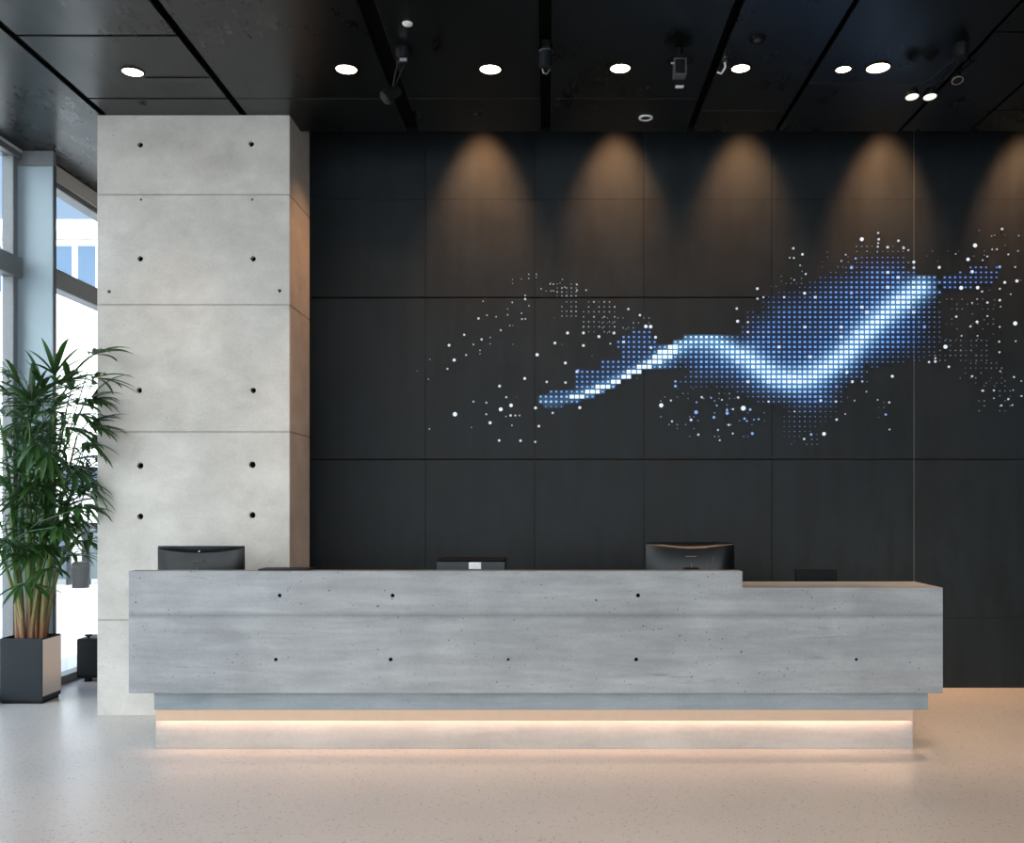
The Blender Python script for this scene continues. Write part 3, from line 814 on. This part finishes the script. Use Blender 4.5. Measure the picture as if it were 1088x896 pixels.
# emissive film painting the blue haze between the pixels of the dense part
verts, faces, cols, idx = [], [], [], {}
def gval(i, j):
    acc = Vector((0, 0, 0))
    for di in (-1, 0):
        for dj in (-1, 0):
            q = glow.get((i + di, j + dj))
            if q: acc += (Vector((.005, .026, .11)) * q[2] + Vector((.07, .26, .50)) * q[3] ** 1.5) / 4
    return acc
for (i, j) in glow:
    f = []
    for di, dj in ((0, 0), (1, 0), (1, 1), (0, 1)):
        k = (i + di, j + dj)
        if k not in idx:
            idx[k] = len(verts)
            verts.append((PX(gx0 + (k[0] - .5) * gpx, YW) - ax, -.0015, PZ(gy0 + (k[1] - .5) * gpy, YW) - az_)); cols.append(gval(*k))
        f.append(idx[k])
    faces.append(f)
me = bpy.data.meshes.new('diffuser'); me.from_pydata(verts, [], faces)  # mesh of the painted haze
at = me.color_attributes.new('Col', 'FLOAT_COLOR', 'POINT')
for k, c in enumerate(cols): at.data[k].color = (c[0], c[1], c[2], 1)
dm_ = vcol_emit('led_haze', 1.0)
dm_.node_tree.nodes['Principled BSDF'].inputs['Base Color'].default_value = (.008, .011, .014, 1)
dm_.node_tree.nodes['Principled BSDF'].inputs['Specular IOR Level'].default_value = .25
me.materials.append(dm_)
o = bpy.data.objects.new('haze_film', me); COL.objects.link(o); o.parent = art; o['kind'] = 'stuff'

# ------------------------------------------------------------------ ceiling fittings
def cpos(px, py, drop=0.0):
    d = (CEIL - drop - EYE) * F / (VY - py)
    return PX(px, d), d
def downlight(px, py, r, label, on=True, power=60):
    x, y = cpos(px, py)
    t = thing('ceiling_downlight', label, 'downlight', (x, y, CEIL), 0, 'round downlights in the black ceiling')
    obj('trim_ring', lathe(nb(), [(r * 1.0, -.001), (r * 1.02, -.008), (r * 1.10, -.009), (r * 1.16, -.004), (r * 1.16, .0)], n=32), M['black'], t, True)
    obj('lens', lathe(nb(), [(0, -.012), (r * .7, -.010), (r, -.004), (r, -.0005), (0, -.0005)], n=32), M['lamp'], t, True)
    if power:
        L = bpy.data.lights.new('downlight_lamp', 'SPOT'); L.energy = power; L.color = WARM; L.spot_size = R(56); L.spot_blend = 1.0; L.shadow_soft_size = .05
        lo = bpy.data.objects.new('downlight_lamp', L); COL.objects.link(lo); lo.parent = t; lo.location = (0, 0, -.03); lo.rotation_euler = (R(12), 0, 0)
    return t
DL = 120
downlight(141, 76, .062, 'lit round warm downlight above the concrete column', power=DL * .3)
downlight(368, 73, .065, 'lit round downlight between the column and the black double-rod spotlight', power=DL)
downlight(521, 73, .065, 'lit round downlight between the black double-rod spotlight and the central black cylinder fitting', power=DL)
downlight(659, 72, .062, 'lit round downlight between the central black cylinder fitting and the hanging lantern-like fitting', power=DL)
downlight(787, 72, .056, 'lit round downlight just beside the small bent white bracket', power=DL)
downlight(896, 73, .046, 'smaller of the two lit downlights set side by side', power=DL * .5)
downlight(933, 71.5, .070, 'larger of the two lit downlights set side by side', power=DL)

# added unseen lamps that warm the floor, parented to the ceiling
def fill_lamp(x, y, power, tilt=0, size=78):
    o = struct('added_lamp', lathe(nb(), [(0, -.012), (.045, -.010), (.062, -.004), (.062, -.0005), (0, -.0005)], (x, y, CEIL), 32), M['lamp'], ceiling, True)
    L = bpy.data.lights.new('fill_lamp', 'SPOT'); L.energy = power; L.color = WARM; L.spot_size = R(size); L.spot_blend = 1.0; L.shadow_soft_size = .06
    lo = bpy.data.objects.new('fill_lamp', L); COL.objects.link(lo); lo.location = (x, y, CEIL - .03); lo.rotation_euler = (R(tilt), 0, 0)
fill_lamp(3.3, 5.96, DL * 3.8, 8, 64)
for x in (-1.6, -.4, .8, 2.0, 3.2): fill_lamp(x, 3.5, 125)
# unlit white disc, white ring, small fittings
x, y = cpos(433, 25)
t = thing('ceiling_sensor', 'small plain white unlit disc on the black ceiling above the double-rod spotlight', 'sensor', (x, y, CEIL))
obj('cover', lathe(nb(), [(0, -.012), (.02, -.011), (.029, -.006), (.031, 0), (0, 0)], n=24), M['white'], t, True)
obj('centre_eye', lathe(nb(), [(0, -.015), (.006, -.014), (.007, -.0115)], n=12), M['silver'], t, True)
x, y = cpos(686, 125)
t = thing('recessed_spot', 'unlit recessed spot with a thin white ring, close to the back wall', 'downlight', (x, y, CEIL))
obj('trim_ring', lathe(nb(), [(.036, -.001), (.036, -.008), (.043, -.010), (.050, -.007), (.051, 0)], n=32), M['white'], t, True)
obj('lens', lathe(nb(), [(0, -.001), (.035, -.002), (.035, 0)], n=24), M['black'], t, True)
x, y = cpos(805, 41)
t = thing('smoke_detector', 'small round black detector on the ceiling behind the white bracket', 'detector', (x, y, CEIL))
obj('mounting_plate', lathe(nb(), [(0, 0), (.05, 0), (.05, -.010), (.04, -.014), (0, -.014)], n=28), M['black'], t, True)
obj('sensing_dome', lathe(nb(), [(.032, -.012), (.028, -.032), (.015, -.038), (0, -.039)], n=24), M['darkgrey'], t, True)
x, y = cpos(152, 109)
t = thing('door_contact', 'tiny dark bar fitting on the ceiling just above the column top', 'fitting', (x, y, CEIL))
obj('bar', bx(-.024, .024, -.008, .008, -.02, -.006, .003, 1), M['slate'], t)
obj('mount', bx(-.008, .008, -.006, .006, -.006, 0), M['black'], t)
x, y = cpos(722, 92.5, .012)
t = thing('ceiling_indicator', 'small white rounded plate on the ceiling behind the lantern-like fitting', 'ceiling light', (x, y, CEIL))
obj('housing', bx(-.03, .03, -.022, .022, -.008, 0, .003, 1), M['darkgrey'], t)
obj('diffuser', bx(-.027, .027, -.019, .019, -.013, -.0085, .002, 1), M['white'], t)

# double-rod spotlight
x, y = cpos(429, 52)
hx_, hy_ = cpos(415, 100, .22)
t = thing('ceiling_spotlight', 'black spotlight hanging on two thin rods, between two lit downlights', 'spotlight', (x, y, CEIL))
h = Vector((hx_ - x, hy_ - y, -.22)); h.y -= 0
obj('mount', lathe(nb(), [(0, 0), (.05, 0), (.05, -.035), (.036, -.06), (0, -.062)], n=28), M['black'], t, True)
obj('bracket', bx(-.028, .024, -.028, .012, -.095, -.062, .006, 2), M['darkgrey'], t)
obj('bracket_highlight', bx(-.02, .022, -.030, -.0285, -.088, -.068, .0005, 1), M['silver'], t)  # silver plate painted in as the highlight on the bracket
for dx in (-.03, .018):
    obj('rod', tube(nb(), [(dx, 0, -.06), Vector((dx, 0, -.075)).lerp(h, .45), h + Vector((.02 + dx * .2, 0, .03))], .006), M['darkgrey'], t, True)
ax_d = Vector((-.55, -.35, -.55)).normalized()
hb = nb(); cyl(hb, h - ax_d * .06, h + ax_d * .05, .036, .042, 24)
obj('lamp_head', hb, M['darkgrey'], t, True)
hb = nb(); cyl(hb, h + ax_d * .048, h + ax_d * .056, .036, .036, 24)
obj('lens', hb, M['shell'], t, True)

# central cylinder fitting
x, y = cpos(580, 52)
t = thing('track_spotlight', 'short black cylinder spotlight with a pale rim in the central ceiling channel', 'spotlight', (x, y, CEIL))
obj('adapter', bx(-.025, .025, -.06, .06, -.012, .03, .003, 1), M['black'], t)
obj('lamp_head', lathe(nb(), [(0, -.012), (.038, -.012), (.040, -.04), (.040, -.115), (.032, -.12), (0, -.115)], n=28), M['darkgrey'], t, True)
obj('rim', lathe(nb(), [(.0405, -.014), (.043, -.014), (.043, -.022), (.0405, -.022)], n=28), M['steel'], t, True)
obj('clip', tube(nb(), [(-.02, -.0, -.118), (-.012, -.006, -.15), (.006, -.006, -.155), (.024, 0, -.125)], .006), M['steel'], t, True)

# lantern-like camera fitting
x, y = cpos(722, 52)
t = thing('ceiling_camera', 'dark lantern-like fitting with a wide disc and glassy box, hanging from the ceiling', 'camera', (x, y, CEIL))
obj('stem', cyl(nb(), (0, 0, 0), (0, 0, -.06), .022, n=20), M['black'], t, True)
obj('disc', lathe(nb(), [(0, -.045), (.03, -.047), (.078, -.066), (.082, -.071), (.07, -.071), (0, -.064)], n=32), M['darkgrey'], t, True)
bd = nb()
for sx in (-1, 1):
    for sy in (-1, 1): box(bd, sx * .034 - .003, sx * .034 + .003, sy * .034 - .003, sy * .034 + .003, -.165, -.072)
box(bd, -.037, .037, -.037, .037, -.170, -.163); box(bd, -.037, .037, -.037, .037, -.076, -.071)
obj('cage', bd, M['steel'], t)
obj('glass_box', bx(-.030, .030, -.030, .030, -.162, -.077), M['shell'], t)
obj('side_screw', cyl(nb(), (-.037, -.03, -.10), (-.056, -.03, -.10), .006, n=10), M['silver'], t)

# bent white bracket
x, y = cpos(770, 66)
t = thing('wall_hook_bracket', 'small bent whitish metal bracket on the ceiling beside a lit downlight', 'bracket', (x, y, CEIL))
obj('plate', bx(-.012, .012, -.012, .012, -.004, 0), M['steel'], t)
obj('bent_arm', tube(nb(), [(0, 0, -.004), (.004, 0, -.03), (-.012, -.005, -.06), (-.022, -.008, -.075), (-.05, -.01, -.068)], .0065), M['white'], t, True)

# twin-head spotlight at the end of long rods
x, y = cpos(1021, 47)
t = thing('twin_spotlight', 'black twin spotlight on long slanting rods with two pale lit lenses', 'spotlight', (x, y, CEIL))
obj('mount', lathe(nb(), [(0, 0), (.045, 0), (.045, -.05), (.03, -.075), (0, -.078)], n=28), M['black'], t, True)
obj('bracket', bx(-.045, .03, -.02, .02, -.098, -.076, .004, 1), M['darkgrey'], t)
for px, dx in ((969, -.04), (988, .02)):
    hx_, hy_ = cpos(px, 102, .15); h = Vector((hx_ - x, hy_ - y, -.15))
    obj('rod', tube(nb(), [(dx, 0, -.085), Vector((dx, 0, -.085)).lerp(h, .5), h + Vector((.01, 0, .05))], .007), M['darkgrey'], t, True)
    mt = Matrix.Translation(h) @ Matrix.Rotation(R(-10), 4, 'X')
    b = lathe(nb(), [(0, .05), (.02, .05), (.040, .03), (.046, -.004), (.046, -.012), (.042, -.010), (.041, .0)], n=28, m=mt)
    he = obj('lamp_head', b, M['darkgrey'], t, True)
    obj('lens', lathe(nb(), [(0, -.010), (.03, -.009), (.0405, -.006), (.0405, -.002), (0, -.002)], n=28, m=mt), M['lamp_pale'], he, True)
# small single head beside it
x, y = cpos(1034, 62)
hx_, hy_ = cpos(1017, 84, .13)
t = thing('arm_spotlight', 'small unlit spotlight with a silvery rim beside the twin spotlight rods', 'spotlight', (x, y, CEIL))
h = Vector((hx_ - x, hy_ - y, -.13))
obj('mount', lathe(nb(), [(0, 0), (.02, 0), (.02, -.02), (0, -.022)], n=20), M['black'], t, True)
obj('rod', tube(nb(), [(0, 0, -.02), h + Vector((.01, 0, .04))], .006), M['darkgrey'], t, True)
mt = Matrix.Translation(h) @ Matrix.Rotation(R(-20), 4, 'X')
obj('lamp_head', lathe(nb(), [(0, .05), (.016, .05), (.026, .03), (.03, -.012), (0, -.010)], n=24, m=mt), M['darkgrey'], t, True)
obj('rim', lathe(nb(), [(.031, -.004), (.034, -.006), (.034, -.014), (.029, -.014)], n=24, m=mt), M['silver'], t, True)

# ------------------------------------------------------------------ outside
t_ = NT('white_paving')
br = t_.n.new('ShaderNodeTexBrick'); br.inputs['Scale'].default_value = 1; br.inputs['Mortar Size'].default_value = .018
br.inputs['Brick Width'].default_value = 3.0; br.inputs['Row Height'].default_value = 2.2
br.inputs['Color1'].default_value = (.72, .71, .69, 1); br.inputs['Color2'].default_value = (.76, .75, .73, 1); br.inputs['Mortar'].default_value = (.07, .07, .07, 1)
t_.l.new(t_.map(), br.inputs['Vector'])
M['paving'] = t_.set(Base_Color=br.outputs['Color'], Roughness=.8)
struct('ground', bx(-90, 60, -60, 90, -.3, -.13), M['paving'])
M['facade'] = plain('white_render', (.82, .81, .79), .85, 0, .03, 1)
M['bluepane'] = plain('blue_pane', (.045, .095, .17), .25, .0, .1, .3)
BY = 40.0
b = thing('office_building', 'white rendered building with blue windows across the plaza, seen past the column', 'building', (-16, BY, -.13))
zp = PZ(233, BY) + .13
obj('wall', bx(-22, 16, 0, 12, 0, zp - .9), M['facade'], b)
obj('cornice', bx(-22.2, 16.2, -.25, 12.2, zp - .9 + .001, zp - .55, .02, 1), plain('grey_cornice', (.5, .48, .45), .8), b)
obj('parapet', bx(-22, 16, .02, 12, zp - .549, zp), M['facade'], b)
for k in range(-5, 9):
    xw = PX(68, BY) + 16 + (PX(93, BY) - PX(68, BY)) * k
    z1, z0 = PZ(261, BY) + .13, PZ(312, BY) + .13
    f = obj('window', bx(xw - .46, xw + .46, -.03, .01, z0, z1, .01, 1), plain('window_white', (.7, .72, .75), .5) if k == -5 else bpy.data.materials['window_white'], b)
    obj('pane', bx(xw - .40, xw + .36, -.04, -.031, z0 + .06, z1 - .02), M['bluepane'], f)
# small street pavilion in front of the facade
KY = 18.75
kx = lambda p: PX(p, KY)
kz = lambda p: PZ(p, KY) + .13
k_ = thing('street_pavilion', 'small glass street pavilion with dark posts and blue fascia on the sunny plaza', 'pavilion', (kx(80), KY, -.13))
o0 = kx(80)
obj('fascia', bx(kx(74) - o0, kx(150) - o0, -.3, 1.2, kz(519), kz(497), .02, 1), plain('blue_fascia', (.010, .034, .085), .35), k_)
obj('roof_slab', bx(kx(60) - o0, kx(150) - o0, -.1, 1.3, kz(556), kz(522)), M['facade'], k_)
for a, b2 in ((70, 73), (86.5, 94), (112, 118)):
    obj('post', bx(kx(a) - o0, kx(b2) - o0, 0, .12, 0, kz(557), .01, 1), plain('post_navy', (.004, .007, .012), .5, spec=.2) if a == 70 else bpy.data.materials['post_navy'], k_)
obj('glass_panel', bx(kx(57) - o0, kx(70.5) - o0, .04, .06, .12, kz(562)), plain('panel_blue', (.03, .055, .085), .3), k_)
obj('glass_panel', bx(kx(94.2) - o0, kx(112) - o0, .04, .06, .12, kz(562)), plain('panel_grey', (.07, .09, .10), .3), k_)
obj('kick_board', bx(kx(57) - o0, kx(70) - o0, 0, .1, 0, .119), M['frame'], k_)
t = thing('litter_bin', 'small dark rounded bin by the pavilion posts outside', 'bin', (kx(101.5), KY - .6, -.13))
obj('body', lathe(nb(), [(0, 0), (.15, 0), (.17, .42), (.14, .5), (0, .52)], n=24), M['black'], t, True)
obj('rim', lathe(nb(), [(.165, .40), (.18, .41), (.18, .44), (.165, .44)], n=24), M['darkgrey'], t, True)
# round shrub beyond the pavilion roof
sb_ = nb(); bmesh.ops.create_icosphere(sb_, subdivisions=4, radius=1)
rs = random.Random(3)
for v in sb_.verts: v.co *= 1 + rs.uniform(-.12, .12)
for v in sb_.verts: v.co = Vector((v.co.x * .75, v.co.y * .6, v.co.z * .34))
t = thing('street_tree', 'small rounded olive-green tree behind the street pavilion', 'tree', (PX(90, 24), 24, -.13))
obj('crown', sb_, plain('olive_leaves', (.035, .045, .022), .8, 0, .5, 6), t, False, (0, 0, PZ(553, 24) + .13))
obj('trunk', cyl(nb(), (0, 0, 0), (0, 0, .95), .06, .05), M['soil'], t, True)

# ------------------------------------------------------------------ light
w = bpy.data.worlds.new('sky'); sc.world = w; w.use_nodes = True
nt = w.node_tree; bg = nt.nodes['Background']
SUN = Vector((-.14, .72, -.95)).normalized()
tc = nt.nodes.new('ShaderNodeTexCoord'); sx = nt.nodes.new('ShaderNodeSeparateXYZ'); rp = nt.nodes.new('ShaderNodeValToRGB')
nt.links.new(tc.outputs['Generated'], sx.inputs[0]); nt.links.new(sx.outputs['Z'], rp.inputs['Fac'])
e = rp.color_ramp.elements; e[0].position = 0.0; e[0].color = (.90, .95, 1, 1); e[1].position = .7; e[1].color = (.26, .50, 1.0, 1)
q = e.new(.32); q.color = (.42, .60, .88, 1)
# hazy bright half of the sky around the sun
dt = nt.nodes.new('ShaderNodeVectorMath'); dt.operation = 'DOT_PRODUCT'; dt.inputs[1].default_value = Vector((.0, -1, .35)).normalized()
nt.links.new(tc.outputs['Generated'], dt.inputs[0])
mr = nt.nodes.new('ShaderNodeMapRange'); mr.inputs['From Min'].default_value = .05; mr.inputs['From Max'].default_value = 1; mr.interpolation_type = 'SMOOTHSTEP'
nt.links.new(dt.outputs['Value'], mr.inputs['Value'])
mx = nt.nodes.new('ShaderNodeMix'); mx.data_type = 'RGBA'
nt.links.new(mr.outputs['Result'], mx.inputs['Factor']); nt.links.new(rp.outputs['Color'], mx.inputs['A']); mx.inputs['B'].default_value = (4.9, 4.95, 5.05, 1)
nt.links.new(mx.outputs['Result'], bg.inputs['Color'])
SKY = 1.3
bg.inputs['Strength'].default_value = SKY
L = bpy.data.lights.new('sun', 'SUN'); L.energy = 5.5; L.angle = R(.53); L.color = (1, .96, .9)
so = bpy.data.objects.new('sun', L); COL.objects.link(so)
so.rotation_euler = SUN.to_track_quat('-Z', 'Y').to_euler()
def portal(loc, rot, sx_, sy_):
    L = bpy.data.lights.new('daylight_portal', 'AREA'); L.shape = 'RECTANGLE'; L.size = sx_; L.size_y = sy_; L.cycles.is_portal = True
    o = bpy.data.objects.new('daylight_portal', L); COL.objects.link(o); o.location = loc; o.rotation_euler = rot
portal((-4.28, 2.7, 2.15), (0, R(-90), 0), 4.2, 13.2)
portal((1.0, YF - .2, 2.05), (R(90), 0, 0), 10.2, 4.0)
# wall-washers tucked up inside the ceiling slot
def washer(x, y, z, power, size, tx=0, ty=0):
    L = bpy.data.lights.new('wall_washer', 'SPOT'); L.energy = power; L.color = (1, .50, .23); L.spot_size = R(size); L.spot_blend = 1.0; L.shadow_soft_size = .05
    o = bpy.data.objects.new('wall_washer', L); COL.objects.link(o); o.location = (x, y, z)
    o.rotation_euler = Vector((tx, ty, -1)).to_track_quat('-Z', 'Y').to_euler()
for px, pw in ((513, 380), (655, 350), (790, 290), (940, 380), (1091, 340)):
    washer(PX(px, WALL), 7.25, 4.95, pw, 50, 0, .30)
washer(-.92, 7.05, 4.34, 70, 86, -.93 / 2.3, -.13 / 2.3)
pl_ = bpy.data.lights.new('passage_fill', 'SPOT'); pl_.energy = 620; pl_.color = WARM; pl_.spot_size = R(36); pl_.spot_blend = .8; pl_.shadow_soft_size = .05  # added unseen lamp, brightens the passage wall mirrored in the planter side
po = bpy.data.objects.new('passage_fill', pl_); COL.objects.link(po); po.location = (-3.32, 8.95, 4.2)
po.rotation_euler = Vector((.13, 0, -1)).to_track_quat('-Z', 'Y').to_euler()

# ------------------------------------------------------------------ camera and view
cam = bpy.data.cameras.new('camera'); co = bpy.data.objects.new('camera', cam); COL.objects.link(co)
co.location = (0, 0, EYE); co.rotation_euler = (R(90), 0, 0)
cam.sensor_fit = 'HORIZONTAL'; cam.sensor_width = 36; cam.lens = 36 * F / 1088
cam.shift_x = -(VX - 544) / 1088; cam.shift_y = (VY - 448) / 1088
cam.clip_end = 500
sc.camera = co
vs = sc.view_settings; vs.view_transform = 'Standard'; vs.look = 'None'; vs.gamma = 1; vs.use_curve_mapping = False
vs.exposure = -0.07
cy = sc.cycles
cy.max_bounces = 10; cy.diffuse_bounces = 5; cy.glossy_bounces = 4; cy.transparent_max_bounces = 16
cy.sample_clamp_indirect = 6; cy.caustics_reflective = False; cy.caustics_refractive = False
cy.use_denoising = True
try: cy.denoiser = 'OPENIMAGEDENOISE'
except Exception: pass
